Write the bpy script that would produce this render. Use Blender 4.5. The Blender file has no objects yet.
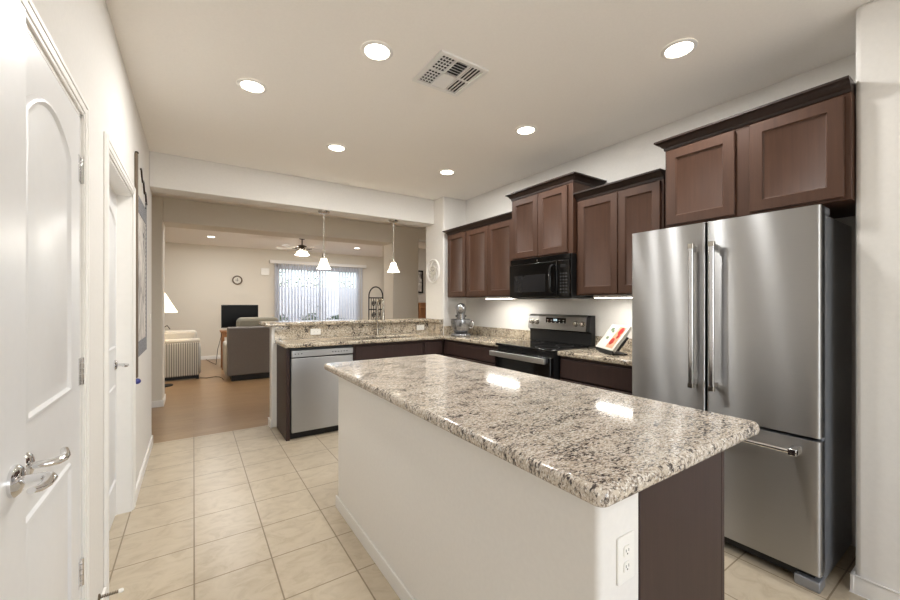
import bpy, bmesh, math, random
from mathutils import Vector, Matrix
random.seed(7)
D = bpy.data
SC = bpy.context.scene
COL = SC.collection
PI = math.pi
rad = math.radians

# ------------------------------------------------------------------ camera
cam = D.cameras.new('camera')
camo = D.objects.new('camera', cam)
COL.objects.link(camo)
cam.sensor_width = 36
cam.lens = 36 * 385 / 900
cam.shift_y = 3 / 900
cam.clip_start = 0.02
camo.location = (0, 0, 1.36)
camo.rotation_euler = (PI / 2, 0, -rad(33.673))
SC.camera = camo

# ------------------------------------------------------------------ world, daylight, exposure
W = D.worlds.new('world')
SC.world = W
W.use_nodes = True
wn = W.node_tree
bg = wn.nodes['Background']
sky = wn.nodes.new('ShaderNodeTexSky')
sky.sky_type = 'NISHITA'
sky.sun_disc = False
sky.sun_elevation = rad(42)
sky.sun_rotation = rad(160)
wn.links.new(sky.outputs[0], bg.inputs[0])
bg.inputs[1].default_value = 0.32


def area(name, loc, rot, sx, sy, power, color=(1, 1, 1), parent=None, shape='RECTANGLE', spread=None):
    l = D.lights.new(name, 'AREA')
    l.shape = shape
    l.size = sx
    if shape in ('RECTANGLE', 'ELLIPSE'):
        l.size_y = sy
    l.energy = power
    l.color = color
    if spread:
        l.spread = spread
    o = D.objects.new(name, l)
    COL.objects.link(o)
    o.location = loc
    o.rotation_euler = rot
    if parent:
        o.parent = parent
    return o


# daylight through the window behind the camera (stands outside the pane)
area('rear_window_daylight', (1.15, -2.98, 1.5), (PI / 2, 0, 0), 2.3, 1.8, 58, (0.93, 0.96, 1.0))
# daylight over the patio, coming down in front of the sliding door
area('patio_daylight', (2.9, 12.6, 3.3), (-rad(52), 0, 0), 3.4, 1.6, 270, (0.90, 0.95, 1.0))
CAN_W = 9.5
SC.view_settings.view_transform = 'Standard'
SC.view_settings.look = 'None'
SC.view_settings.exposure = 0.31
SC.view_settings.gamma = 1
SC.view_settings.use_curve_mapping = False
SC.cycles.max_bounces = 10
SC.cycles.diffuse_bounces = 6
SC.cycles.glossy_bounces = 5


# ------------------------------------------------------------------ materials
def lin(c):
    out = []
    for v in c:
        v /= 255.0
        out.append(v / 12.92 if v <= 0.04045 else ((v + 0.055) / 1.055) ** 2.4)
    return (*out, 1)


class NT:
    def __init__(s, name):
        s.m = D.materials.new(name)
        s.m.use_nodes = True
        s.t = s.m.node_tree
        s.b = s.t.nodes['Principled BSDF']

    def n(s, kind, **kw):
        x = s.t.nodes.new('ShaderNode' + kind)
        for k, v in kw.items():
            if hasattr(x, k):
                setattr(x, k, v)
            else:
                x.inputs[k.replace('_', ' ')].default_value = v
        return x

    def l(s, a, b):
        s.t.links.new(a, b)

    def coords(s, scale=(1, 1, 1), rot=(0, 0, 0), loc=(0, 0, 0), kind='Object'):
        tc = s.n('TexCoord')
        mp = s.n('Mapping')
        mp.inputs['Scale'].default_value = scale
        mp.inputs['Rotation'].default_value = rot
        mp.inputs['Location'].default_value = loc
        s.l(tc.outputs[kind], mp.inputs['Vector'])
        return mp.outputs[0]

    def ramp(s, fac, stops, interp='LINEAR'):
        r = s.n('ValToRGB')
        r.color_ramp.interpolation = interp
        e = r.color_ramp.elements
        while len(e) < len(stops):
            e.new(0.5)
        for i, (p, c) in enumerate(stops):
            e[i].position = p
            e[i].color = c if len(c) == 4 else (*c, 1)
        s.l(fac, r.inputs[0])
        return r.outputs[0]

    def noise(s, vec, scale, detail=3, rough=0.5, dist=0):
        x = s.n('TexNoise')
        x.inputs['Scale'].default_value = scale
        x.inputs['Detail'].default_value = detail
        x.inputs['Roughness'].default_value = rough
        x.inputs['Distortion'].default_value = dist
        s.l(vec, x.inputs['Vector'])
        return x.outputs['Fac']

    def mix(s, fac, a, b, mode='MIX'):
        x = s.n('Mix', data_type='RGBA', blend_type=mode)
        if isinstance(fac, float):
            x.inputs[0].default_value = fac
        else:
            s.l(fac, x.inputs[0])
        for i, v in ((6, a), (7, b)):
            if isinstance(v, tuple):
                x.inputs[i].default_value = v
            else:
                s.l(v, x.inputs[i])
        return x.outputs[2]

    def bump(s, h, strength=0.1, dist=0.01):
        x = s.n('Bump')
        x.inputs['Strength'].default_value = strength
        x.inputs['Distance'].default_value = dist
        s.l(h, x.inputs['Height'])
        s.l(x.outputs[0], s.b.inputs['Normal'])

    def base(s, v):
        if isinstance(v, tuple):
            s.b.inputs['Base Color'].default_value = v
        else:
            s.l(v, s.b.inputs['Base Color'])


def mat(name, c, rough=0.5, metal=0.0, vary=0.04, scale=30, bump=0.0, spec=None, emit=None, estr=0, coat=0):
    s = NT(name)
    v = s.coords()
    n = s.noise(v, scale)
    b = lin(c)
    lo = tuple(x * (1 - vary) for x in b[:3]) + (1,)
    hi = tuple(min(1, x * (1 + vary)) for x in b[:3]) + (1,)
    s.base(s.ramp(n, [(0.3, lo), (0.7, hi)]))
    s.b.inputs['Roughness'].default_value = rough
    s.b.inputs['Metallic'].default_value = metal
    if spec is not None:
        s.b.inputs['Specular IOR Level'].default_value = spec
    if coat:
        s.b.inputs['Coat Weight'].default_value = coat
    if bump:
        s.bump(n, bump)
    if emit:
        s.b.inputs['Emission Color'].default_value = lin(emit)
        s.b.inputs['Emission Strength'].default_value = estr
    return s.m


def granite(name, rot=0.5, stretch=1.7, tint=(1, 1, 1)):
    T_ = lambda c: tuple(a * b for a, b in zip(lin(c)[:3], tint)) + (1,)
    s = NT(name)
    v = s.coords(scale=(1, stretch, 1), rot=(0, 0, rot))
    big = s.noise(v, 14, 4, 0.6)
    base = s.ramp(big, [(0.3, T_((212, 202, 188))), (0.55, T_((196, 184, 168))), (0.75, T_((178, 164, 146)))])
    m1 = s.noise(v, 85, 4, 0.62, 0.3)
    taupe = s.ramp(m1, [(0.49, (0, 0, 0)), (0.60, (1, 1, 1))])
    c = s.mix(taupe, base, T_((134, 121, 108)))
    m2 = s.noise(v, 120, 3, 0.6, 0.2)
    lightm = s.ramp(m2, [(0.54, (0, 0, 0)), (0.64, (1, 1, 1))])
    c = s.mix(lightm, c, T_((232, 228, 221)))
    m3 = s.noise(v, 62, 5, 0.7, 0.5)
    m4 = s.noise(v, 11, 2, 0.5)
    a = s.n('Math', operation='MULTIPLY_ADD')
    s.l(m4, a.inputs[0])
    a.inputs[1].default_value = 0.35
    s.l(m3, a.inputs[2])
    dark = s.ramp(a.outputs[0], [(0.705, (0, 0, 0)), (0.78, (1, 1, 1))])
    c = s.mix(dark, c, T_((70, 63, 60)))
    s.base(c)
    s.b.inputs['Roughness'].default_value = 0.09
    s.b.inputs['Specular IOR Level'].default_value = 0.55
    return s.m


def wood_stain(name, a, b, axis='Z', rough=0.45, scale=1.0):
    s = NT(name)
    sc = {'Z': (22, 22, 1.3), 'X': (1.3, 22, 22), 'Y': (22, 1.3, 22)}[axis]
    v = s.coords(scale=tuple(q * scale for q in sc))
    n = s.noise(v, 2.2, 5, 0.6, 0.6)
    v2 = s.coords()
    n2 = s.noise(v2, 3.0, 2)
    c = s.ramp(n, [(0.3, lin(a)), (0.7, lin(b))])
    c = s.mix(0.25, c, s.ramp(n2, [(0.3, lin(a)), (0.7, lin(b))]))
    s.base(c)
    s.b.inputs['Roughness'].default_value = rough
    s.b.inputs['Specular IOR Level'].default_value = 0.35
    s.bump(n, 0.04, 0.004)
    return s.m


def steel(name, c=(172, 171, 169), rough=0.30, aniso=0.75, rotn=0.25):
    s = NT(name)
    v = s.coords(scale=(2, 2, 260))
    n = s.noise(v, 3, 3)
    b = lin(c)
    s.base(s.ramp(n, [(0.2, tuple(x * .95 for x in b[:3]) + (1,)), (0.8, b)]))
    s.b.inputs['Metallic'].default_value = 1
    s.b.inputs['Roughness'].default_value = rough
    s.b.inputs['Anisotropic'].default_value = aniso
    s.b.inputs['Anisotropic Rotation'].default_value = rotn
    tg = s.n('Tangent')
    tg.direction_type = 'RADIAL'
    tg.axis = 'Z'
    s.l(tg.outputs[0], s.b.inputs['Tangent'])
    return s.m


def tile_floor():
    s = NT('floor_tile')
    t = 0.345
    v = s.coords(loc=(-0.003 + 10 * t, -2.235 + 20 * t, 0))
    br = s.n('TexBrick')
    br.offset = 0
    br.squash = 1
    br.inputs['Scale'].default_value = 1
    br.inputs['Brick Width'].default_value = t
    br.inputs['Row Height'].default_value = t
    br.inputs['Mortar Size'].default_value = 0.0036
    br.inputs['Mortar Smooth'].default_value = 0.15
    br.inputs['Bias'].default_value = 0
    br.inputs['Color1'].default_value = lin((194, 181, 160))
    br.inputs['Color2'].default_value = lin((187, 173, 151))
    br.inputs['Mortar'].default_value = lin((136, 120, 98))
    s.l(v, br.inputs['Vector'])
    v2 = s.coords(scale=(1, 1.5, 1), rot=(0, 0, .5))
    n = s.noise(v2, 7, 6, 0.65, 1.2)
    vein = s.ramp(n, [(0.34, lin((160, 144, 120))), (0.52, lin((191, 177, 154))), (0.7, lin((202, 189, 169)))])
    c = s.mix(0.45, br.outputs['Color'], vein)
    inv = s.mix(br.outputs['Fac'], c, lin((136, 120, 98)))
    s.base(inv)
    s.b.inputs['Roughness'].default_value = 0.32
    i = s.n('Math', operation='SUBTRACT')
    i.inputs[0].default_value = 1
    s.l(br.outputs['Fac'], i.inputs[1])
    s.bump(i.outputs[0], 0.25, 0.003)
    return s.m


def plank_floor():
    s = NT('floor_planks')
    v = s.coords()
    br = s.n('TexBrick')
    br.offset = 0.37
    br.inputs['Scale'].default_value = 1
    br.inputs['Brick Width'].default_value = 1.2
    br.inputs['Row Height'].default_value = 0.15
    br.inputs['Mortar Size'].default_value = 0.0012
    br.inputs['Color1'].default_value = lin((160, 130, 95))
    br.inputs['Color2'].default_value = lin((142, 113, 81))
    br.inputs['Mortar'].default_value = lin((112, 82, 58))
    s.l(v, br.inputs['Vector'])
    v2 = s.coords(scale=(1.2, 14, 1))
    n = s.noise(v2, 3, 5, 0.6, 0.6)
    g = s.ramp(n, [(0.3, lin((136, 107, 75))), (0.7, lin((168, 138, 103)))])
    s.base(s.mix(0.5, br.outputs['Color'], g))
    s.b.inputs['Roughness'].default_value = 0.3
    return s.m


def stripes(name, a, b, freq=70, axis=0):
    s = NT(name)
    v = s.coords()
    w = s.n('TexWave')
    w.wave_type = 'BANDS'
    w.bands_direction = 'XYZ'[axis]
    w.inputs['Scale'].default_value = freq
    s.l(v, w.inputs['Vector'])
    s.base(s.ramp(w.outputs['Fac'], [(0.35, lin(a)), (0.6, lin(b))]))
    s.b.inputs['Roughness'].default_value = 0.9
    return s.m


def glassy(name, c=(255, 255, 255), rough=0.0):
    s = NT(name)
    s.base(lin(c))
    s.b.inputs['Transmission Weight'].default_value = 1
    s.b.inputs['Roughness'].default_value = rough
    s.b.inputs['IOR'].default_value = 1.1
    return s.m


def thin_glass(name):
    s = NT(name)
    g = s.n('BsdfGlossy')
    g.inputs['Roughness'].default_value = 0.02
    t = s.n('BsdfTransparent')
    f = s.n('Fresnel')
    f.inputs[0].default_value = 1.45
    mx = s.n('MixShader')
    s.l(f.outputs[0], mx.inputs[0])
    s.l(t.outputs[0], mx.inputs[1])
    s.l(g.outputs[0], mx.inputs[2])
    s.l(mx.outputs[0], s.t.nodes['Material Output'].inputs[0])
    return s.m


def blind_mat():
    s = NT('blind_vinyl')
    s.base(lin((233, 233, 236)))
    s.b.inputs['Roughness'].default_value = 0.45
    tr = s.n('BsdfTranslucent')
    tr.inputs[0].default_value = lin((236, 238, 242))
    mx = s.n('MixShader')
    mx.inputs[0].default_value = 0.5
    s.l(s.b.outputs[0], mx.inputs[1])
    s.l(tr.outputs[0], mx.inputs[2])
    s.l(mx.outputs[0], s.t.nodes['Material Output'].inputs[0])
    return s.m


M = dict(
    wall=mat('wall_paint', (227, 224, 219), 0.85, vary=0.015, scale=60, bump=0.03),
    tan=mat('tan_wall_paint', (225, 219, 207), 0.85, vary=0.015, scale=60, bump=0.03),
    ceil=mat('ceiling_paint', (248, 244, 238), 0.9, vary=0.012, scale=80, bump=0.03),
    white=mat('white_semigloss', (238, 236, 232), 0.38, vary=0.01),
    door=mat('door_paint', (224, 224, 224), 0.33, vary=0.01),
    tile=tile_floor(), plank=plank_floor(),
    granite=granite('granite_island', 0.55, 1.9), granite2=granite('granite_counter', 1.2, 1.3, (.96, .93, .85)),
    cab=wood_stain('cabinet_stain', (68, 45, 33), (81, 55, 41)),
    cab_shaded=wood_stain('cabinet_stain_shaded', (52, 38, 35), (64, 47, 43)),  # same stained wood as the wall cabinets, with shade put into the colour
    crown=wood_stain('crown_stain', (36, 25, 20), (50, 34, 27), 'Y'),
    steel=steel('brushed_steel', (184, 184, 184), 0.31, 1.0, 0.25),
    steel2=steel('brushed_steel_soft', (186, 186, 186), 0.36, 0.8, 0.25),
    silver=mat('silver_enamel', (150, 151, 154), .22, .85, vary=.02),
    bar=mat('handle_steel', (206, 206, 208), .2, 1.0, vary=.01),
    chrome=mat('chrome', (225, 225, 226), 0.07, 1.0, vary=0.01),
    nickel=mat('brushed_nickel', (180, 174, 164), 0.25, 1.0, vary=0.03),
    grey=mat('grey_appliance_paint', (150, 152, 156), 0.35, 0.5, vary=0.02),
    dgrey=mat('dark_grey_plastic', (64, 65, 67), 0.45, vary=0.03),
    black=mat('black_gloss', (10, 10, 11), 0.08, vary=0.02, spec=0.5),
    blackm=mat('black_matte', (16, 16, 17), 0.55, vary=0.03),
    smoke=mat('smoked_window', (36, 36, 38), 0.12, vary=0.02),
    plastic=mat('white_plastic', (236, 234, 228), 0.35, vary=0.01),
    slot=mat('dark_slot', (40, 38, 36), 0.6),
    bulb=mat('lamp_lens', (255, 250, 240), 0.4, emit=(255, 244, 226), estr=9),
    shade=mat('lit_glass_shade', (255, 250, 238), 0.3, emit=(255, 243, 220), estr=2.6),
    fabricshade=mat('lit_fabric_shade', (250, 240, 220), 0.8, emit=(255, 238, 205), estr=1.6),
    strip=mat('led_strip_lens', (255, 250, 240), 0.4, emit=(255, 250, 240), estr=12),
    iron=mat('wrought_iron', (44, 38, 34), 0.55, 0.4),
    bronze=mat('dark_bronze', (62, 52, 44), 0.4, 0.6),
    sofa=mat('grey_upholstery', (120, 114, 110), 0.9, vary=0.1, scale=120, bump=0.1),
    sofa2=mat('sage_grey_cushion', (146, 142, 128), 0.9, vary=0.08, scale=120, bump=0.1),
    cream=mat('cream_fabric', (188, 183, 174), 0.9, vary=0.06, scale=120, bump=0.1),
    striped=stripes('striped_ticking', (186, 183, 176), (118, 116, 112), 9.5, 0),
    oak=wood_stain('oak', (150, 104, 68), (178, 128, 88)),
    tv=mat('screen', (12, 13, 16), 0.3, spec=.15), tvtrim=mat('tv_bezel', (20, 20, 22), 0.4),
    rail=mat('brown_rail', (104, 88, 70), .5),
    blue=mat('blue_knob', (52, 56, 128), 0.35),
    panelprint=None, paper=mat('cream_paper', (218, 214, 204), 0.7, vary=0.02),
    red=mat('printed_red', (170, 40, 30), 0.5, vary=0.35, scale=60), orange=mat('printed_peach', (226, 160, 128), 0.5, vary=0.15),
    green=mat('printed_green', (110, 128, 96), 0.6, vary=0.3, scale=60),
    glass=thin_glass('window_glass'), blind=blind_mat(),
    concrete=mat('patio_concrete', (190, 184, 174), 0.9, vary=0.1, scale=6),
    block=mat('garden_wall_block', (232, 228, 224), 0.9, vary=0.08, scale=10),
    leaf=mat('leaf_green', (72, 92, 52), 0.6, vary=0.5, scale=9), bark=mat('bark', (92, 74, 58), 0.9),
    alum=mat('door_frame_white', (214, 216, 222), 0.4, vary=0.01),
    blade=mat('fan_blade_white', (245, 243, 238), 0.45, vary=0.02),
    spring=mat('door_stop_metal', (128, 116, 98), 0.35, 0.8),
    cord=mat('black_cord', (36, 32, 30), 0.6),
)


def hatch():
    s = NT('grey_printed_border')
    v = s.coords(scale=(1, 1, 1))
    ck = s.n('TexChecker')
    ck.inputs['Scale'].default_value = 55
    ck.inputs['Color1'].default_value = lin((84, 86, 92))
    ck.inputs['Color2'].default_value = lin((168, 170, 174))
    s.l(v, ck.inputs['Vector'])
    s.base(ck.outputs[0])
    s.b.inputs['Roughness'].default_value = 0.7
    return s.m


M['hatch'] = hatch()


def inkprint():
    s = NT('ink_wash_print')
    v = s.coords(scale=(1, 3.0, 1))
    n = s.noise(v, 4, 5, 0.6, 1.5)
    s.base(s.ramp(n, [(0.36, lin((84, 82, 82))), (0.48, lin((196, 190, 184))), (0.6, lin((226, 221, 213)))]))
    s.b.inputs['Roughness'].default_value = 0.6
    return s.m


M['ink'] = inkprint()


# ------------------------------------------------------------------ mesh builder
class MB:
    def __init__(s):
        s.v = []
        s.f = []

    def add(s, vs, fs):
        o = len(s.v)
        s.v += [tuple(p) for p in vs]
        s.f += [tuple(o + i for i in f) for f in fs]
        return s

    def box(s, x0, y0, z0, x1, y1, z1):
        x0, x1 = sorted((x0, x1)); y0, y1 = sorted((y0, y1)); z0, z1 = sorted((z0, z1))
        return s.add([(x0, y0, z0), (x1, y0, z0), (x1, y1, z0), (x0, y1, z0), (x0, y0, z1), (x1, y0, z1), (x1, y1, z1), (x0, y1, z1)],
                     [(0, 3, 2, 1), (4, 5, 6, 7), (0, 1, 5, 4), (1, 2, 6, 5), (2, 3, 7, 6), (3, 0, 4, 7)])

    def obox(s, c, ax, ay, az):
        """oriented box: centre and three half-axis vectors"""
        c, ax, ay, az = map(Vector, (c, ax, ay, az))
        vs = [c + ax * i + ay * j + az * k for k in (-1, 1) for i, j in ((-1, -1), (1, -1), (1, 1), (-1, 1))]
        return s.add(vs, [(0, 3, 2, 1), (4, 5, 6, 7), (0, 1, 5, 4), (1, 2, 6, 5), (2, 3, 7, 6), (3, 0, 4, 7)])

    def prism(s, poly, a, b, axis='z'):
        n = len(poly)
        def P(p, t):
            return {'z': (p[0], p[1], t), 'y': (p[0], t, p[1]), 'x': (t, p[0], p[1])}[axis]
        vs = [P(p, a) for p in poly] + [P(p, b) for p in poly]
        fs = [tuple(range(n))[::-1], tuple(range(n, 2 * n))]
        fs += [(i, (i + 1) % n, n + (i + 1) % n, n + i) for i in range(n)]
        return s.add(vs, fs)

    def lathe(s, prof, c=(0, 0, 0), axis='z', seg=24, cap=True):
        c = Vector(c)
        def P(r, t, a):
            x, y = r * math.cos(a), r * math.sin(a)
            return c + Vector({'z': (x, y, t), 'x': (t, x, y), 'y': (y, t, x)}[axis])
        vs = [P(r, t, 2 * PI * k / seg) for r, t in prof for k in range(seg)]
        fs = []
        for i in range(len(prof) - 1):
            for k in range(seg):
                k2 = (k + 1) % seg
                fs.append((i * seg + k, i * seg + k2, (i + 1) * seg + k2, (i + 1) * seg + k))
        if cap:
            if prof[0][0] > 1e-6:
                fs.append(tuple(range(seg))[::-1])
            if prof[-1][0] > 1e-6:
                fs.append(tuple((len(prof) - 1) * seg + k for k in range(seg)))
        return s.add(vs, fs)

    def cyl(s, c, r, h, axis='z', seg=24):
        return s.lathe([(r, 0), (r, h)], c, axis, seg)

    def ball(s, c, r, sx=1, sy=1, sz=1, seg=20, ring=12):
        c = Vector(c)
        vs, fs = [], []
        for i in range(ring + 1):
            t = PI * i / ring
            for k in range(seg):
                a = 2 * PI * k / seg
                vs.append(c + Vector((r * sx * math.sin(t) * math.cos(a), r * sy * math.sin(t) * math.sin(a), -r * sz * math.cos(t))))
        for i in range(ring):
            for k in range(seg):
                k2 = (k + 1) % seg
                fs.append((i * seg + k, i * seg + k2, (i + 1) * seg + k2, (i + 1) * seg + k))
        return s.add(vs, fs)

    def tube(s, path, r, seg=10, closed=False, flat=1.0):
        pts = [Vector(p) for p in path]
        n = len(pts)
        vs, fs = [], []
        up = None
        for i, p in enumerate(pts):
            a = pts[(i - 1) % n] if (closed or i > 0) else p
            b = pts[(i + 1) % n] if (closed or i < n - 1) else p
            t = (b - a).normalized()
            if up is None:
                up = Vector((0, 0, 1)) if abs(t.z) < 0.9 else Vector((1, 0, 0))
            sd = t.cross(up)
            if sd.length < 1e-5:
                sd = t.cross(Vector((0, 1, 0)))
            sd.normalize()
            up = sd.cross(t).normalized()
            rr = r[i] if isinstance(r, (list, tuple)) else r
            for k in range(seg):
                an = 2 * PI * k / seg
                vs.append(p + sd * rr * math.cos(an) + up * rr * flat * math.sin(an))
        m = n if closed else n - 1
        for i in range(m):
            j = (i + 1) % n
            for k in range(seg):
                k2 = (k + 1) % seg
                fs.append((i * seg + k, i * seg + k2, j * seg + k2, j * seg + k))
        if not closed:
            fs.append(tuple(range(seg))[::-1])
            fs.append(tuple((n - 1) * seg + k for k in range(seg)))
        return s.add(vs, fs)

    def build(s, name, material, parent=None, bevel=0, seg=2, smooth=True, origin=None, sub=0):
        me = D.meshes.new(name)
        if parent is not None:
            og = Vector(parent['_w'])
        elif origin is not None:
            og = Vector(origin)
        else:
            xs, ys, zs = zip(*s.v)
            og = Vector(((min(xs) + max(xs)) / 2, (min(ys) + max(ys)) / 2, min(zs)))
        me.from_pydata([tuple(Vector(p) - og) for p in s.v], [], s.f)
        me.validate()
        bm = bmesh.new()
        bm.from_mesh(me)
        bmesh.ops.remove_doubles(bm, verts=bm.verts, dist=1e-6)
        bmesh.ops.recalc_face_normals(bm, faces=bm.faces)
        bm.to_mesh(me)
        bm.free()
        if smooth:
            for p in me.polygons:
                p.use_smooth = True
            me.set_sharp_from_angle(angle=rad(38))
        me.materials.append(material)
        o = D.objects.new(name, me)
        COL.objects.link(o)
        if parent is not None:
            o.parent = parent
            o['_w'] = parent['_w']
        else:
            o.location = og
            o['_w'] = tuple(og)
        if bevel:
            b = o.modifiers.new('bevel', 'BEVEL')
            b.width = bevel
            b.segments = seg
            b.limit_method = 'ANGLE'
            b.angle_limit = rad(50)
            b.harden_normals = False
        if sub:
            q = o.modifiers.new('sub', 'SUBSURF')
            q.levels = q.render_levels = sub
        return o


def tag(o, label, cat, group=None, kind=None):
    o['label'] = label
    o['category'] = cat
    if group:
        o['group'] = group
    if kind:
        o['kind'] = kind
    return o


def thing(name, label, cat, loc=(0, 0, 0), rotz=0, group=None, world=None):
    o = D.objects.new(name, None)
    o.empty_display_size = 0.05
    COL.objects.link(o)
    o.location = loc
    o.rotation_euler = (0, 0, rotz)
    o['_w'] = tuple(loc) if world is None else tuple(world)   # where its parts' coordinates are measured from
    return tag(o, label, cat, group)


def struct(name, mb, material, label, cat, bevel=0, seg=3, parent=None):
    o = mb.build(name, material, parent, bevel=bevel, seg=seg, origin=(0, 0, 0))
    if parent is None:
        tag(o, label, cat, kind='structure')
    return o


def dup(root, loc, rotz=None, label=None):
    def cp(o, par):
        c = o.copy()
        COL.objects.link(c)
        if par is not None:
            c.parent = par
        for ch in list(o.children):
            cp(ch, c)
        return c
    r = cp(root, None)
    r.location = loc
    if rotz is not None:
        r.rotation_euler = (0, 0, rotz)
    if label:
        r['label'] = label
    return r


def B(*a):
    return MB().box(*a)


def rrect(x0, y0, x1, y1, r, n=6):
    pts = []
    for cx, cy, a0 in ((x1 - r, y1 - r, 0), (x0 + r, y1 - r, 90), (x0 + r, y0 + r, 180), (x1 - r, y0 + r, 270)):
        for k in range(n + 1):
            a = rad(a0 + 90 * k / n)
            pts.append((cx + r * math.cos(a), cy + r * math.sin(a)))
    return pts


# ------------------------------------------------------------------ the setting
XL, XR, H = -0.337, 3.07, 2.753
YB, YW = 4.455, 4.69           # beam front, beam rear / start of the wood floor
Y2, Y2b = 6.3, 6.72            # wall with the wide opening
YF = 10.95                     # far living room wall
RB = -2.6                      # rear wall of the kitchen
struct('floor', B(XL - 0.13, RB - 0.12, -0.1, 3.25, YW, 0), M['tile'], 'beige square ceramic tile floor of the kitchen', 'floor')
struct('floor.001', B(-3.3, YW, -0.1, 6.1, YF + 0.1, 0), M['plank'], 'brown wood plank floor of the dining and living rooms', 'floor')
struct('ceiling', B(-3.3, RB - 0.12, H, 6.1, YF + 0.2, H + 0.1), M['ceil'], 'warm white ceiling with recessed lights', 'ceiling')
# left kitchen wall with two openings
D1a, D1b, D1h = 0.62, 1.885, 2.035
D2a, D2b, D2h = 2.37, 3.255, 2.065
w = MB()
for a, b, z0 in ((RB - 0.12, D1a, 0), (D1b, D2a, 0), (D2b, YW, 0), (D1a, D1b, D1h), (D2a, D2b, D2h)):
    w.box(XL - 0.12, a, z0, XL, b, H)
struct('wall_left', w, M['wall'], 'off-white wall along the left with two doorways', 'wall')
struct('wall_right', B(XR, 0.2, 0, XR + 0.12, 4.72, H), M['wall'], 'off-white wall behind the stained wall cabinets', 'wall')
struct('wall_right_front', B(2.59, RB - 0.12, 0, 3.25, 0.452, H), M['wall'], 'off-white wall beside the refrigerator at the right edge', 'wall', bevel=0.02)
struct('wall_column', B(2.71, 4.22, 0, XR + 0.12, YW, H), M['wall'], 'cream column at the end of the bar', 'wall', bevel=0.02)
struct('trim_1', B(XL, YB, 2.427, 2.71, YW, H), M['wall'], 'dropped beam above the breakfast bar', 'beam', bevel=0.006)
# pony wall under the bar
struct('wall_bar', B(0.705, 4.56, 0, 2.71, YW, 1.105), M['wall'], 'white half wall under the raised bar', 'wall', bevel=0.012)
# rear wall with a window
w = MB()
wx0, wx1, wz0, wz1 = 0.05, 2.25, 0.75, 2.3
for a in ((XL, 0, wx0, H), (wx1, 0, 2.59, H), (wx0, 0, wx1, wz0), (wx0, wz1, wx1, H)):
    w.box(a[0], RB - 0.12, a[1], a[2], RB, a[3])
struct('wall_rear', w, M['wall'], 'off-white wall behind the camera with a window', 'wall')
w = MB()
for a in ((wx0, wz0, wx0 + .05, wz1), (wx1 - .05, wz0, wx1, wz1), (wx0, wz0, wx1, wz0 + .05), (wx0, wz1 - .05, wx1, wz1), (1.125, wz0, 1.175, wz1)):
    w.box(a[0], RB - 0.09, a[1], a[2], RB - 0.03, a[3])
wr = struct('window_1', w, M['alum'], 'white framed window behind the camera', 'window')
B(wx0 + .05, RB - 0.062, wz0 + .05, wx1 - .05, RB - 0.058, wz1 - .05).build('pane', M['glass'], wr)
# dining / living shell
w = MB()
w.box(-3.2, Y2, 0, XL, Y2b, H)                         # left of the wide opening
w.box(XL, Y2, 2.43, 2.97, Y2b, H)                      # header
w.box(2.97, Y2, 0, 3.49, Y2b, H)                       # pier
w.box(3.49, Y2, 2.52, 4.6, Y2b, H)
w.box(4.6, Y2, 0, 6.0, Y2b, H)
struct('wall_middle', w, M['tan'], 'beige wall with a wide opening between dining and living room', 'wall', bevel=0.015)
SX0, SX1, SH = 1.80, 4.08, 2.36
w = MB()
w.box(-3.2, YF, 0, SX0, YF + 0.14, H)
w.box(SX1, YF, 0, 6.0, YF + 0.14, H)
w.box(SX0, YF, SH, SX1, YF + 0.14, H)
struct('wall_far', w, M['tan'], 'beige far wall of the living room', 'wall')
struct('wall_living_left', B(-3.3, YW - 0.1, 0, -3.2, YF + 0.14, H), M['tan'], 'beige left wall of the living room', 'wall')
struct('wall_living_right', B(6.0, YW - 0.1, 0, 6.1, YF + 0.14, H), M['wall'], 'light right wall of the living room', 'wall')
struct('wall_dining_left', B(-3.3, YW - 0.12, 0, XL - 0.12, YW, H), M['tan'], 'wall behind the left kitchen doorways', 'wall')
struct('wall_dining_right', B(XR + 0.12, YW - 0.12, 0, 6.1, YW, H), M['wall'], 'dining room side of the kitchen wall', 'wall')
struct('wall_passage', B(3.95, 8.6, 0, 6.0, 8.7, H), mat('grey_wall_paint', (206, 202, 196), 0.85, vary=.015), 'grey wall seen through the narrow gap by the column', 'wall')
struct('trim_2', B(3.49, Y2 - 0.012, 2.50, 4.6, Y2b, 2.545), M['white'], 'white head trim over the narrow opening by the column', 'trim')

# baseboards
bbh = 0.085
struct('baseboard_left', MB().box(XL, 3.326, 0, XL + .013, YW, bbh).box(XL, 1.945, 0, XL + .013, 2.30, bbh).box(XL, YW, 0, XL - .1, YW + .013, bbh), M['white'], 'white baseboard on the left wall', 'baseboard', bevel=.004)
struct('baseboard_right', MB().box(2.577, RB, 0, 2.59, 0.465, bbh).box(2.577, .452, 0, 3.0, .465, bbh), M['white'], 'white baseboard round the wall beside the refrigerator', 'baseboard', bevel=.004)
struct('baseboard_bar', MB().box(0.692, 4.548, 0, .705, YW + .013, bbh).box(.692, YW, 0, 2.71, YW + .013, bbh), M['white'], 'white baseboard of the half wall', 'baseboard', bevel=.004)
struct('baseboard_middle', MB().box(-3.2, Y2 - .013, 0, XL + .013, Y2, bbh).box(XL, Y2, 0, XL + .013, Y2b, bbh).box(2.957, Y2 - .013, 0, 3.49, Y2, bbh), M['white'], 'white baseboard of the wall with the wide opening', 'baseboard', bevel=.004)
struct('baseboard_far', MB().box(-3.2, YF - .013, 0, SX0 - .05, YF, bbh).box(SX1 + .05, YF - .013, 0, 6, YF, bbh), M['white'], 'white baseboard of the far living room wall', 'baseboard', bevel=.004)


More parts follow.
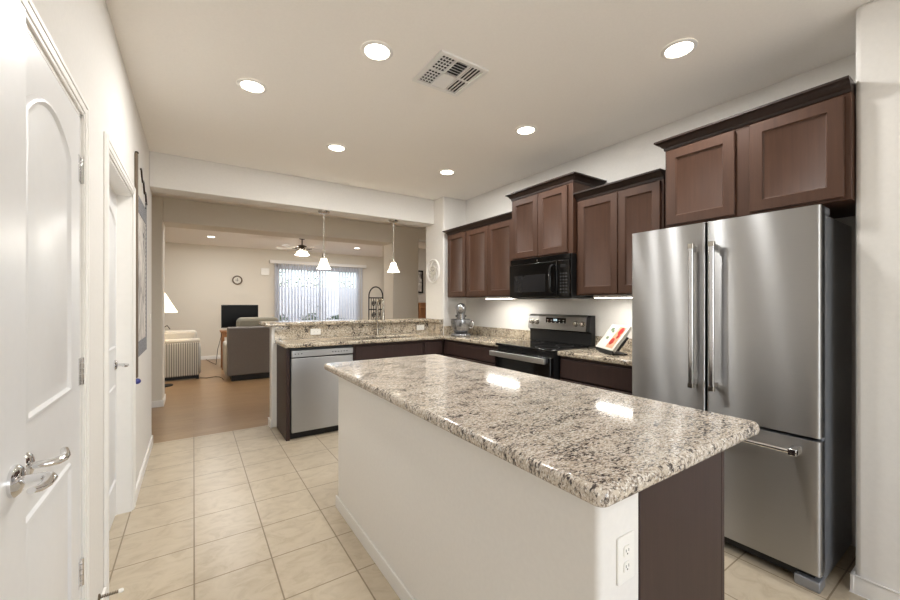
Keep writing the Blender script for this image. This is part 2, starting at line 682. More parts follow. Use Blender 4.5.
# door casings (moulded trim on the wall face)
def casing(name, a, b, h, label, k=1):
    m = MB()
    for d0, d1, t in ((0.0, 0.095 * k, 0.009), (0.018 * k, 0.086 * k, 0.013), (0.055 * k, 0.08 * k, 0.016)):
        m.box(XL, a - d1, 0, XL + t, a - d0, h + d1)
        m.box(XL, b + d0, 0, XL + t, b + d1, h + d1)
        m.box(XL, a - d0, h + d0, XL + t, b + d0, h + d1)
    return struct(name, m, M['white'], label, 'trim', bevel=.003)


casing('trim_3', D1a, D1b, D1h, 'white casing round the double door', .6)
casing('trim_4', D2a, D2b, D2h, 'white casing round the recessed doorway', .72)
j = MB()
for a, b, h in ((D1a, D1b, D1h), (D2a, D2b, D2h)):
    j.box(XL - .125, a, 0, XL + .001, a + .012, h).box(XL - .125, b - .012, 0, XL + .001, b, h).box(XL - .125, a, h - .012, XL + .001, b, h)
    s0 = XL - .04 if a < 1 else XL - .072
    j.box(s0 - .03, a, 0, s0 - .002, a + .022, h).box(s0 - .03, b - .022, 0, s0 - .002, b, h).box(s0 - .03, a, h - .022, s0 - .002, b, h)
struct('trim_5', j, M['white'], 'white jambs and stops inside the two doorways', 'trim')


# ---- doors.  local frame: hinge at origin, leaf along +Y (or -Y when flip), face toward +X
def lever(parent, x, y, z, sgn):
    """lever handle: rose on the face x, neck outward, lever along sgn*Y"""
    r = MB().lathe([(.0, 0), (.033, 0), (.033, .006), (.026, .013), (.013, .016), (.0, .016)], (x, y, z), 'x', 24).build('lever_handle', M['chrome'], parent)
    MB().tube([(x + .012, y, z), (x + .045, y, z), (x + .056, y + sgn * .006, z), (x + .062, y + sgn * .02, z),
               (x + .062, y + sgn * .045, z - .002), (x + .058, y + sgn * .068, z - .001), (x + .052, y + sgn * .088, z + .004)],
              [.011, .011, .0115, .0115, .0105, .0095, .008], 12, flat=.8).build('lever', M['chrome'], r)
    return r


def ring_frame(outline, inset, x0, depth):
    """moulding: a raised-panel groove following a closed outline in (y,z)"""
    m = MB()
    n = len(outline)
    cy = sum(p[0] for p in outline) / n
    cz = (min(p[1] for p in outline) + max(p[1] for p in outline)) / 2
    hw = (max(p[0] for p in outline) - min(p[0] for p in outline)) / 2
    hh = (max(p[1] for p in outline) - min(p[1] for p in outline)) / 2
    def scl(k):
        return [(cy + (p[0] - cy) * (hw - k) / hw, cz + (p[1] - cz) * (hh - k) / hh) for p in outline]
    rings = [(0, x0 - .001), (.006, x0 + .007), (.014, x0 + .009), (.022, x0 + .0015), (.034, x0 + .001), (.055, x0 + .006)]
    vs, fs = [], []
    for k, x in rings:
        vs += [(x, p[0], p[1]) for p in scl(k)]
    for i in range(len(rings) - 1):
        fs += [(i * n + a, i * n + (a + 1) % n, (i + 1) * n + (a + 1) % n, (i + 1) * n + a) for a in range(n)]
    fs.append(tuple((len(rings) - 1) * n + a for a in range(n)))
    return m.add(vs, fs)


def leaf(name, label, hinge, width, height, flip, rotz, z0=0.012, lever_z=.97, hinges=True, st=.05):
    t = D.objects.new(name, None)
    COL.objects.link(t)
    t.location = hinge
    t.rotation_euler = (0, 0, rotz)
    t['_w'] = (0, 0, 0)
    tag(t, label, 'door', kind='structure')
    s = -1 if flip else 1
    y1 = s * width
    B(-.035, 0.003 * s, z0, 0, y1, height).build('slab', M['door'], t, bevel=.002)
    ya, yb = s * .15, y1 - s * st
    lo, hi = min(ya, yb), max(ya, yb)
    arch = [(hi, 1.07), (hi, height - .19)]
    for k in range(1, 12):
        u = k / 12
        arch.append((hi + (lo - hi) * u, height - .19 + .085 * math.sin(PI * u) ** 0.8))
    arch += [(lo, height - .19), (lo, 1.07)]
    ring_frame(arch, 0, 0, .01).build('upper_panel', M['door'], t)
    ring_frame([(hi, .235), (hi, .845), (lo, .845), (lo, .235)], 0, 0, .01).build('lower_panel', M['door'], t)
    lever(t, 0.0, y1 - s * .068, lever_z, -s)
    if hinges:
        for z in (0.40, 1.117, 1.835):
            h = MB().box(-.002, -.012 * s, z - .048, .002, .024 * s, z + .048)
            for k in range(5):
                h.cyl((.004, -.004 * s, z - .048 + k * .0194), .0058, .018, 'z', 12)
            h.build('hinge', M['chrome'], t)
    return t


leaf('door_1', 'white arched two-panel door leaf with hinges on its far edge', (XL + .001, D1b - .014, 0), 0.615, D1h - .014, True, 0)
leaf('door_2', 'white door leaf standing slightly ajar at the left edge', (XL + .001, D1a + .014, 0), 0.617, D1h - .014, False, -rad(2.1), lever_z=.985, st=.15)
leaf('door_3', 'white door set back in the second doorway', (XL - .075, D2a + .015, 0), 0.855, D2h - .015, False, 0, hinges=False)

# ---- spring door stop
t = thing('door_stop', 'small spring door stop with white tip on baseboard beside the double door', 'door stop', (XL + .0005, 2.19, .108))
cx0, cy0, cz0 = t['_w']
MB().lathe([(.014, 0), (.014, .004), (.007, .008)], t['_w'], 'x', 16).build('base_plate', M['spring'], t)
coil = [(cx0 + .006 + .062 * k / 90, cy0 + .0055 * math.cos(k * .8), cz0 + .0055 * math.sin(k * .8)) for k in range(91)]
MB().tube(coil, .0016, 6).build('spring', M['spring'], t)
MB().lathe([(.0, 0), (.008, 0), (.009, .012), (.005, .017), (.0, .018)], (cx0 + .066, cy0, cz0), 'x', 14).build('rubber_tip', M['plastic'], t)

# ---- wall hanging on the left wall
t = thing('wall_hanging', 'tall wall hanging with dark rail and grey patterned border on left wall', 'wall hanging', (XL, 3.75, .85))
X = XL
B(X + .001, 3.385, .845, X + .018, 3.432, 2.39).build('rail', M['rail'], t, bevel=.003)
MB().ball((X + .012, 3.42, .818), .022, sz=.9).build('knob', M['blue'], t)
MB().ball((X + .010, 3.416, 2.398), .012).build('finial', M['bronze'], t)
B(X + .001, 3.435, 1.05, X + .004, 4.09, 2.14).build('print', M['ink'], t)
B(X + .001, 4.09, .97, X + .007, 4.15, 2.23).build('side_border', M['hatch'], t)
B(X + .001, 3.435, .97, X + .007, 4.09, 1.08).build('lower_border', M['hatch'], t)
B(X + .001, 3.435, 2.02, X + .007, 4.09, 2.14).build('upper_border', M['hatch'], t)
crest = [(X + .008, 3.68 + .45 * k / 20, 2.36 - .15 * (k / 20) + .025 * math.sin(k * .9)) for k in range(21)]
MB().tube(crest, .006, 8).build('crest', M['bronze'], t)
B(X + .001, 3.435, 2.14, X + .004, 3.80, 2.32).build('cream_top', M['paper'], t)


# ---- outlets and switches.  built facing -Y in local coordinates
def plate(name, label, cat, loc, rotz, kind, group=None, horiz=False):
    t = thing(name, label, cat, loc, rotz, group, world=(0, 0, 0))
    w_, h_ = (.0575, .035) if horiz else (.036, .0585)
    MB().prism(rrect(-w_, -h_, w_, h_, .006, 3), 0, -.006, 'y').build('cover_plate', M['plastic'], t, bevel=.002)
    if kind == 'outlet':
        for q in (-.0195, .0195):
            ox, oz = (q, 0) if horiz else (0, q)
            f = MB().prism(rrect(ox - .0135, oz - .0135, ox + .0135, oz + .0135, .006, 4), -.005, -.0085, 'y').build('receptacle', M['plastic'], t)
            sl = MB()
            for dx in (-.0055, .0055):
                if horiz:
                    sl.box(ox - .001 + dx * 0, -.0088, oz + dx - .0008, ox + .006, -.0083, oz + dx + .0008)
                else:
                    sl.box(ox + dx - .0009, -.0088, oz - .001, ox + dx + .0009, -.0083, oz + .006)
            sl.lathe([(0, 0), (.0022, 0), (.0022, -.0004), (0, -.0004)], (ox, -.0084, oz - .006), 'y', 10)
            sl.build('slots', M['slot'], f)
    else:
        B(-.008, -.009, -.016, .008, -.005, .016).build('rocker', M['plastic'], t, bevel=.002)
    return t


plate('wall_outlet', 'white duplex outlet low on the end of the island', 'outlet', (.903, .5635, .72), 0, 'outlet')
plate('wall_outlet', 'white outlet on granite splash above the dishwasher', 'outlet', (1.17, 4.548, 1.03), 0, 'outlet', horiz=True)
plate('wall_outlet', 'white outlet on granite splash beside the column', 'outlet', (2.55, 4.548, 1.03), 0, 'outlet', horiz=True)
plate('wall_outlet', 'white outlet on wall left of the range', 'outlet', (XR, 3.26, 1.20), -PI / 2, 'outlet')
plate('light_switch', 'white light switch at the far end of the left wall', 'light switch', (XL, 4.50, 1.20), PI / 2, 'switch')


# ------------------------------------------------------------------ cabinets
def mapX(Xf):      # fronts facing -X : (u=Y, v=Z, d outward)
    return lambda u, v, d: (Xf - d, u, v)


def mapY(Yf):      # fronts facing -Y : (u=X)
    return lambda u, v, d: (u, Yf - d, v)


def shaker(mp, u0, u1, v0, v1, fw=.056, th=.02, rec=.011, bev=.010):
    m = MB()
    e = .003
    rings = [(0, 0), (0, th - e), (e, th), (fw, th), (fw + bev * .35, th - rec * .55), (fw + bev, th - rec)]
    vs, fs = [], []
    for i, d in rings:
        for u, v in ((u0 + i, v0 + i), (u1 - i, v0 + i), (u1 - i, v1 - i), (u0 + i, v1 - i)):
            vs.append(mp(u, v, d))
    for k in range(len(rings) - 1):
        for a in range(4):
            b = (a + 1) % 4
            fs.append((k * 4 + a, k * 4 + b, k * 4 + 4 + b, k * 4 + 4 + a))
    n = (len(rings) - 1) * 4
    fs.append((n, n + 1, n + 2, n + 3))
    fs.append((3, 2, 1, 0))
    return m.add(vs, fs)


def slabfront(mp, u0, u1, v0, v1, th=.02):
    m = MB()
    e = .006
    rings = [(0, 0), (0, th - e), (e, th)]
    vs, fs = [], []
    for i, d in rings:
        for u, v in ((u0 + i, v0 + i), (u1 - i, v0 + i), (u1 - i, v1 - i), (u0 + i, v1 - i)):
            vs.append(mp(u, v, d))
    for k in range(2):
        for a in range(4):
            b = (a + 1) % 4
            fs.append((k * 4 + a, k * 4 + b, k * 4 + 4 + b, k * 4 + 4 + a))
    fs += [(8, 9, 10, 11), (3, 2, 1, 0)]
    return m.add(vs, fs)


def crown(Xf, y0, y1, z0, z1, xb, left, right):
    """crown moulding: profile swept round the front and the exposed ends"""
    prof = [(0.0, 0.0), (.006, 0.0), (.008, .018), (.018, .024), (.026, .040), (.044, .052), (.050, .054), (.050, 1.0)]
    hh = z1 - z0
    pts = []
    for o, z in prof:
        z = z0 + (min(z / .066, 1) * hh if z < 1 else hh)
        pts.append((o, z))
    m = MB()
    rows = []
    for o, z in pts:
        a = y0 - (o if left else 0)
        b = y1 + (o if right else 0)
        rows.append([(xb, a, z), (Xf - o, a, z), (Xf - o, b, z), (xb, b, z)])
    vs = [p for r in rows for p in r]
    n = len(rows)
    fs = []
    for i in range(n - 1):
        for k in range(4):
            k2 = (k + 1) % 4
            fs.append((i * 4 + k, i * 4 + k2, i * 4 + 4 + k2, i * 4 + 4 + k))
    fs += [(3, 2, 1, 0), tuple((n - 1) * 4 + k for k in range(4))]
    return m.add(vs, fs)


def upper(label, y0, y1, z0, z1, zc, Xf, splits, left=False, right=False, gap=.012, group=None, dz=.012):
    """wall cabinet facing -X; splits = list of (ya, yb) door spans"""
    t = thing('wall_cabinet', label, 'cabinet', (XR - .18, (y0 + y1) / 2, z0))
    B(Xf, y0, z0, XR - .001, y1, z1).build('body', M['cab'], t, bevel=.0015)
    for a, b in splits:
        shaker(mapX(Xf), a, b, z0 + dz, z1 - .012).build('door', M['cab'], t)
    crown(Xf, y0, y1, z1, zc, XR - .001, left, right).build('crown_moulding', M['crown'], t)
    return t


UX = 2.72
upper('narrow single-door brown wall cabinet over the stand mixer', 3.715, 4.135, 1.43, 2.225, 2.285, UX, [(3.73, 4.11)], right=True)
upper('double-door brown wall cabinet left of the microwave', 2.885, 3.715, 1.43, 2.225, 2.285, UX, [(3.305, 3.70), (2.90, 3.297)])
upper('taller brown wall cabinet directly above the microwave', 2.135, 2.885, 1.785, 2.385, 2.452, 2.675, [(2.525, 2.868), (2.185, 2.518)], left=True, right=True)
upper('double-door brown wall cabinet between microwave and refrigerator', 1.402, 2.135, 1.425, 2.225, 2.287, UX, [(1.745, 2.105), (1.42, 1.737)])
upper('deep brown wall cabinet above the refrigerator', 0.455, 1.305, 1.845, 2.345, 2.405, 2.55, [(0.915, 1.29), (0.478, 0.845)], right=True)

# under-cabinet lights
for y0, y1, label in ((2.95, 3.46, 'lit under-cabinet light bar left of the microwave'), (1.47, 2.02, 'lit under-cabinet light bar right of the microwave')):
    t = thing('under_cabinet_light', label, 'light', (2.9, (y0 + y1) / 2, 1.43))
    z = 1.43 if y0 > 2.5 else 1.425
    B(2.79, y0, z - .022, 2.87, y1, z - .001).build('housing', M['white'], t, bevel=.003)
    B(2.795, y0 + .01, z - .026, 2.865, y1 - .01, z - .021).build('lens', M['strip'], t)
    area('strip_glow', (2.83 - t.location.x, 0, z - .03 - t.location.z), (0, 0, 0), .06, y1 - y0 - .04, 1.3, (1, .99, .95), t)

# countertops
TT = .957
FX = 2.545                        # front edge of the right-hand run
t = thing('countertop', 'speckled granite countertop with the sink below the bar', 'countertop', (1.9, 4.25, .917))


def slab(poly, z0, z1):
    return MB().prism(poly, z0, z1, 'z')


SKX0, SKX1, SKY0, SKY1 = 1.52, 2.24, 4.07, 4.43
c = MB()
poly_main = [(.735, 3.985), (2.708, 3.985), (2.708, 4.548), (.735, 4.548)]
top = c.prism(poly_main, .917, TT, 'z').build('slab', M['granite2'], t, bevel=.012, seg=3)
# sink bowl let into the top (a lined recess standing proud by a hair)
bm_cut = B(SKX0, SKY0, .90, SKX1, SKY1, 1.0).build('sink_cutter', M['steel2'], t)
mod = top.modifiers.new('sinkhole', 'BOOLEAN')
mod.object = bm_cut
mod.operation = 'DIFFERENCE'
dg = bpy.context.evaluated_depsgraph_get()
me2 = D.meshes.new_from_object(top.evaluated_get(dg))
top.modifiers.clear()
top.data = me2
D.objects.remove(bm_cut)
sk = MB()
sk.box(SKX0 - .01, SKY0 - .01, .74, SKX1 + .01, SKY0, .917).box(SKX0 - .01, SKY1, .74, SKX1 + .01, SKY1 + .01, .917)
sk.box(SKX0 - .01, SKY0, .74, SKX0, SKY1, .917).box(SKX1, SKY0, .74, SKX1 + .01, SKY1, .917)
sk.box(SKX0 - .01, SKY0 - .01, .735, SKX1 + .01, SKY1 + .01, .745)
sk.build('sink_bowl', M['steel2'], t)
bs = MB().box(.737, 4.549, TT + .0005, 2.708, 4.559, 1.104).box(2.665, 4.23, TT + .0005, 2.709, 4.549, 1.104).box(2.645, 4.225, 1.104, 2.709, 4.499, 1.147)
tag(bs.build('granite_backsplash', M['granite2']), 'tall granite splash along the half wall below the bar top', 'backsplash')
t = thing('countertop', 'granite countertop in the corner with the stand mixer on it', 'countertop', (2.8, 3.5, .917))
MB().prism([(2.52, 3.9845), (FX, 3.955), (FX, 2.922), (XR - .002, 2.922), (XR - .002, 4.218), (2.7085, 4.218), (2.7085, 3.9845)], .917, TT, 'z').build('slab', M['granite2'], t, bevel=.012, seg=3)
bs = MB().box(2.712, 4.199, TT + .0005, XR - .022, 4.219, 1.06).box(XR - .022, 2.922, TT + .0005, XR - .002, 4.219, 1.06)
tag(bs.build('granite_backsplash', M['granite2'], bevel=.003), 'low granite splash behind the stand mixer and left of the range', 'backsplash')

t = thing('countertop', 'short granite countertop between range and refrigerator', 'countertop', (2.8, 1.83, .917))
MB().prism(rrect(FX, 1.46, XR - .002, 2.200, .012, 3), .917, TT, 'z').build('slab', M['granite2'], t, bevel=.012, seg=3)
tag(B(XR - .022, 1.46, TT + .0005, XR - .002, 2.200, 1.06).build('granite_backsplash', M['granite2'], bevel=.003), 'low granite splash behind the cookbook', 'backsplash')

t = thing('bar_top', 'raised speckled granite bar top on the white half wall', 'countertop', (1.6, 4.7, 1.105))
MB().prism([(.63, 4.50), (2.708, 4.50), (2.708, 4.95), (.63, 4.95)], 1.106, 1.148, 'z').build('slab', M['granite2'], t, bevel=.014, seg=3)

# base cabinets of the peninsula
t = thing('base_cabinet', 'dark brown end panel left of the dishwasher', 'cabinet', (.77, 4.3, 0))
B(.757, 4.04, 0, .792, 4.556, .916).build('panel', M['cab_shaded'], t, bevel=.002)


def basecab(label, mp, body, fronts, kick, extra=None):
    t = thing('base_cabinet', label, 'cabinet', ((body[0] + body[3]) / 2, (body[1] + body[4]) / 2, 0))
    B(*body).build('body', M['cab_shaded'], t, bevel=.001)
    B(*kick).build('toe_kick', M['blackm'], t)
    for kind, u0, u1, v0, v1 in fronts:
        if kind == 'drawer':
            slabfront(mp, u0, u1, v0, v1).build('drawer', M['cab_shaded'], t)
        else:
            shaker(mp, u0, u1, v0, v1).build('door', M['cab_shaded'], t)
    return t


basecab('dark brown sink base cabinet right of the dishwasher', mapY(4.04), (1.435, 4.04, .1, 2.30, 4.556, .735),
        [('drawer', 1.455, 2.28, .742, .885), ('door', 1.455, 1.864, .115, .725), ('door', 1.872, 2.28, .115, .725)], (1.435, 4.10, 0, 2.30, 4.5, .1))
s_ = D.objects['base_cabinet.001']
MB().box(1.435, 4.04, .735, 2.30, 4.058, .916).box(1.435, 4.058, .735, 1.453, 4.5, .916).box(2.282, 4.058, .735, 2.30, 4.5, .916).build('face_rail', M['cab_shaded'], s_)
basecab('narrow dark brown base cabinet at the inside corner', mapY(4.04), (2.303, 4.04, .1, 2.585, 4.215, .916),
        [('drawer', 2.318, 2.555, .742, .885), ('door', 2.318, 2.555, .115, .725)], (2.303, 4.10, 0, 2.585, 4.2, .1))
basecab('dark brown base cabinet under the counter left of the range', mapX(2.59), (2.59, 2.926, .1, XR - .002, 4.035, .916),
        [('drawer', 2.945, 3.93, .742, .885), ('door', 2.945, 3.453, .115, .725), ('door', 3.461, 3.93, .115, .725)], (2.65, 2.926, 0, 3.0, 4.035, .1))
basecab('dark brown base cabinet between range and refrigerator', mapX(2.585), (2.585, 1.47, .1, XR - .002, 2.197, .916),
        [('drawer', 1.485, 2.182, .735, .89), ('door', 1.485, 1.829, .115, .72), ('door', 1.837, 2.182, .115, .72)], (2.645, 1.47, 0, 3.0, 2.197, .1))

# ------------------------------------------------------------------ dishwasher
t = thing('dishwasher', 'stainless steel dishwasher under the end of the bar counter', 'dishwasher', (1.11, 4.2, 0))
B(.80, 4.055, .1, 1.43, 4.545, .90).build('tub', M['dgrey'], t)
B(.80, 4.075, 0.003, 1.43, 4.1, .1).build('toe_kick', M['blackm'], t)
B(.803, 4.018, .075, 1.425, 4.054, .81).build('door', M['steel2'], t, bevel=.005)
cp = B(.803, 4.012, .822, 1.425, 4.054, .885).build('control_panel', M['steel2'], t, bevel=.004)
for k in range(9):
    x = .83 + k * .03 if k < 3 else 1.11 + k * .03
    B(x, 4.010, .85, x + .014, 4.0125, .858).build('button', M['dgrey'], cp)
B(.803, 4.03, .81, 1.425, 4.05, .822).build('handle_recess', M['slot'], t)

# ------------------------------------------------------------------ island
t = thing('kitchen_island', 'white-sided kitchen island with dark wood end panel', 'island', (1.15, 1.55, 0))
IX0, IXp, IX1, IY0, IY1 = .800, .978, 1.466, .563, 2.551
MB().prism(rrect(IX0, IY0, IXp, IY1, .018, 5), 0, .9033, 'z').build('knee_wall', M['wall'], t)
B(IXp + .0005, IY0 + .003, 0, IX1, IY0 + .022, .9033).build('end_panel', M['cab_shaded'], t, bevel=.002)
B(IXp + .0005, IY0 + .022, .1, IX1 - .0, IY1, .9033).build('body', M['cab_shaded'], t)
B(IX1 + .0005, IY0 + .003, .1, IX1 + .02, IY0 + .03, .9033).build('face_stile', M['cab_shaded'], t)
B(IXp + .0005, IY0 + .03, 0, IX1 - .06, IY1 - .02, .1).build('toe_kick', M['blackm'], t)
mp = lambda u, v, d: (IX1 + d, u, v)
for k in range(4):
    a = IY0 + .05 + k * .482
    shaker(mp, a, a + .47, .115, .72).build('door', M['cab_shaded'], t)
    slabfront(mp, a, a + .47, .74, .89).build('drawer', M['cab_shaded'], t)
B(IX0 - .012, IY0 - .0, 0, IX0 - .0005, IY1 + .012, .078).build('baseboard', M['wall'], t, bevel=.004)
isl = MB().prism(rrect(.738, .510, 1.640, 2.672, .03, 8), .9035, .949, 'z').build('island_countertop', M['granite'], None, bevel=.017, seg=4)
tag(isl, 'large speckled granite slab on top of the island', 'countertop')

# ------------------------------------------------------------------ refrigerator
t = thing('refrigerator', 'stainless french-door refrigerator with bottom freezer drawer', 'refrigerator', (2.75, 1.0, 0))
FX0 = 2.415
FY0, FY1, FG = .532, 1.458, 1.012
B(2.50, FY0 + .008, .025, 3.03, 1.395, 1.785).build('cabinet', M['grey'], t, bevel=.006)
B(2.485, FY0 + .02, .09, 2.50, 1.395, 1.77).build('gasket', M['blackm'], t)


def fdoor(y0, y1, z0, z1):
    n = 10
    poly = [(2.483, y0), (2.483, y1)]
    r = .014
    for k in range(5):
        a = rad(90 * k / 4)
        poly.append((FX0 + r - r * math.sin(a), y1 - r + r * math.cos(a)))
    for k in range(5):
        a = rad(90 * k / 4)
        poly.append((FX0 + r - r * math.cos(a), y0 + r - r * math.sin(a)))
    return MB().prism(poly, z0, z1, 'z')


def bar_handle(p, z0, z1, y, name='handle'):
    x = 2.355
    h = MB().prism(rrect(x - .010, y - .0125, x + .010, y + .0125, .007, 4), z0, z1, 'z').build(name, M['bar'], p, bevel=.002)
    for z in (z0 + .022, z1 - .022):
        B(x + .004, y - .010, z - .016, FX0 + .002, y + .010, z + .016).build('handle_bracket', M['bar'], h, bevel=.003)
    for z in (z0 - .006, z1 - .02):
        MB().prism(rrect(x - .0125, y - .0155, x + .0125, y + .0155, .008, 4), z, z + .026, 'z').build('end_cap', M['nickel'], h)
    return h


for y0, y1, hy in ((FG + .004, FY1, 1.063), (FY0, FG - .004, .958)):
    d = fdoor(y0, y1, .728, 1.818).build('door', M['steel'], t)
    bar_handle(d, .885, 1.69, hy)
d = fdoor(FY0, FY1, .085, .712).build('freezer_drawer', M['steel'], t)
h = MB().tube([(2.357, .60, .655), (2.357, 1.39, .655)], .0125, 14).build('handle', M['chrome'], d)
for y in (.60, 1.355):
    B(2.345, y, .638, FX0 + .002, y + .035, .672).build('handle_bracket', M['bar'], h, bevel=.004)
B(2.46, FY0 + .03, .03, 2.5, FY1 - .03, .085).build('kick_grille', M['blackm'], t)
for y in (FY0 + .005, FY1 - .10):
    B(2.43, y, .0, 2.52, y + .095, .05).build('foot', M['grey'], t, bevel=.006)
for y in (FY0 + .006, FY1 - .07):
    B(2.47, y, 1.786, 2.60, y + .06, 1.825).build('hinge_cover', M['grey'], t, bevel=.008)

# ------------------------------------------------------------------ range
RY0, RY1 = 2.205, 2.920
t = thing('range', 'black and stainless electric range with glass cooktop', 'stove', (2.75, 2.56, 0))
B(2.52, RY0, .04, 3.04, RY1, .945).build('body', M['blackm'], t)
B(2.485, RY0, .945, 2.985, RY1, .967).build('cooktop', M['black'], t, bevel=.005)
for x, y, r in ((2.62, 2.37, .105), (2.62, 2.76, .085), (2.85, 2.37, .08), (2.85, 2.76, .105)):
    MB().lathe([(r, 0), (r, .0006), (r - .004, .0006), (r - .004, 0)], (x, y, .9668), 'z', 36, cap=False).build('burner_ring', M['dgrey'], t)
d = B(2.475, RY0 + .004, .26, 2.52, RY1 - .004, .90).build('oven_door', M['black'], t, bevel=.004)
B(2.471, RY0 + .12, .40, 2.476, RY1 - .12, .74).build('window', M['smoke'], d)
hb = MB().prism(rrect(2.405, .850, 2.428, .898, .008, 4), RY0 + .01, RY1 - .0, 'y').build('handle', M['steel2'], d, bevel=.003)
for y in (RY0 + .03, RY1 - .055):
    B(2.415, y, .855, 2.477, y + .025, .89).build('handle_bracket', M['dgrey'], hb)
B(2.48, RY0 + .004, .05, 2.52, RY1 - .004, .25).build('drawer', M['black'], t, bevel=.004)
prof = [(2.985, .967), (3.045, .967), (3.045, 1.245), (3.0, 1.245), (2.972, 1.225), (2.955, 1.10), (2.985, 1.085)]
MB().prism(prof, 2.182, 2.942, 'y').build('backguard', M['blackm'], t, bevel=.003)
nx, nz = Vector((2.972 - 2.955, 0, 1.225 - 1.10)).normalized().z, -(2.972 - 2.955) / .126
face = [(2.9535, 1.098), (2.9705, 1.227), (2.998, 1.247), (3.002, 1.243), (2.975, 1.223), (2.958, 1.098)]
fp = MB().prism(face, 2.222, 2.937, 'y').build('control_panel', M['steel2'], t)


def onface(z):
    return 2.954 + (z - 1.098) * (2.9705 - 2.9535) / .129


B(onface(1.19) - .004, 2.45, 1.15, onface(1.15) + .006, 2.70, 1.215).build('display', M['black'], fp)
for r in range(2):
    for k in range(5):
        y = 2.47 + k * .05
        B(onface(1.17) - .0052, y, 1.165 + r * .022, onface(1.17) - .001, y + .012, 1.171 + r * .022).build('button', M['plastic'], fp)
B(onface(1.19) - .0055, 2.555, 1.183, onface(1.19), 2.60, 1.203).build('clock_digits', mat('lit_display', (200, 220, 226), .4, emit=(200, 225, 235), estr=.7), fp)
for y in (2.255, 2.33, 2.815, 2.885):
    k = MB().lathe([(.026, 0), (.026, -.006), (.021, -.010), (.019, -.028), (.015, -.031), (0, -.031)], (onface(1.165), y, 1.165), 'x', 24).build('knob', M['nickel'], fp)
    B(onface(1.165) - .034, y - .003, 1.150, onface(1.165) - .028, y + .003, 1.182).build('pointer', M['chrome'], k)

# ------------------------------------------------------------------ microwave
t = thing('microwave', 'black over-the-range microwave under the taller wall cabinet', 'microwave', (2.85, 2.5, 1.4))
MY0, MY1, MZ0, MZ1 = 2.14, 2.875, 1.402, 1.783
B(2.66, MY0, MZ0, XR - .003, MY1, MZ1).build('case', M['blackm'], t, bevel=.004)
B(2.64, MY0 + .002, MZ1 - .048, 2.66, MY1 - .002, MZ1 - .002).build('vent_grille', M['black'], t, bevel=.002)
d = B(2.628, 2.27, MZ0 + .012, 2.66, MY1 - .002, MZ1 - .052).build('door', M['black'], t, bevel=.006)
B(2.625, 2.40, MZ0 + .06, 2.63, 2.80, MZ1 - .16).build('window', M['smoke'], d)
MB().tube([(2.628, 2.315, MZ0 + .05), (2.60, 2.315, MZ0 + .06), (2.588, 2.315, MZ0 + .09), (2.588, 2.315, MZ1 - .13), (2.60, 2.315, MZ1 - .10), (2.628, 2.315, MZ1 - .09)], .0125, 12).build('handle', M['black'], d)
MB().lathe([(0, 0), (.009, 0), (.009, -.001), (0, -.001)], (2.639, 2.51, MZ1 - .03), 'x', 20).build('badge', M['chrome'], t)
cp = B(2.634, MY0 + .003, MZ0 + .012, 2.66, 2.266, MZ1 - .052).build('control_panel', M['black'], t, bevel=.004)
for r in range(7):
    for k in range(3):
        B(2.6325, 2.165 + k * .03, MZ0 + .045 + r * .027, 2.6345, 2.180 + k * .03, MZ0 + .056 + r * .027).build('key', M['dgrey'], cp)
B(2.6325, 2.175, MZ1 - .115, 2.6345, 2.235, MZ1 - .09).build('display', M['smoke'], cp)
B(2.70, MY0 + .05, MZ0 - .006, 2.98, MY1 - .05, MZ0).build('grease_filter', M['grey'], t)

# ------------------------------------------------------------------ stand mixer (built facing -Y)
t = thing('stand_mixer', 'silver stand mixer with steel bowl in the counter corner', 'mixer', (2.76, 3.90, TT + .0005), -rad(36), world=(0, 0, 0))
MB().prism(rrect(-.12, -.18, .12, .13, .10, 6), 0, .03, 'z').build('base', M['silver'], t, bevel=.01)
MB().lathe([(.085, .02), (.075, .10), (.06, .18), (.052, .25), (.06, .30), (.05, .33), (0, .335)], (0, .06, 0), 'z', 24).build('column', M['silver'], t)
hd = MB()
hd.lathe([(.0, -.175), (.035, -.172), (.05, -.16), (.058, -.12), (.065, -.05), (.067, .03), (.06, .10), (.04, .145), (0, .155)], (0, 0, .335), 'y', 24)
hd.build('head', M['silver'], t)
MB().lathe([(.0, -.186), (.022, -.184), (.024, -.17), (.02, -.168)], (0, 0, .335), 'y', 20).build('hub_cap', M['nickel'], t)
bw = MB().lathe([(.06, .032), (.07, .036), (.10, .07), (.118, .12), (.122, .17), (.120, .20), (.124, .205), (.118, .203), (.116, .14), (.09, .085), (.05, .05), (0, .048)], (0, -.055, 0), 'z', 28, cap=False).build('bowl', M['silver'], t)
MB().tube([(.118, -.055, .185), (.145, -.06, .18), (.155, -.062, .14), (.14, -.06, .10), (.108, -.055, .10)], .008, 10).build('bowl_handle', M['chrome'], bw)
MB().cyl((0, -.055, .20), .012, .1, 'z', 12).build('beater_shaft', M['nickel'], t)
for s_ in (-1, 1):
    MB().lathe([(.0, 0), (.013, 0), (.013, .012), (0, .014)], (s_ * .055 - (0.012 if s_ < 0 else 0), .06, .24), 'x', 14).build('speed_knob', M['blackm'], t)

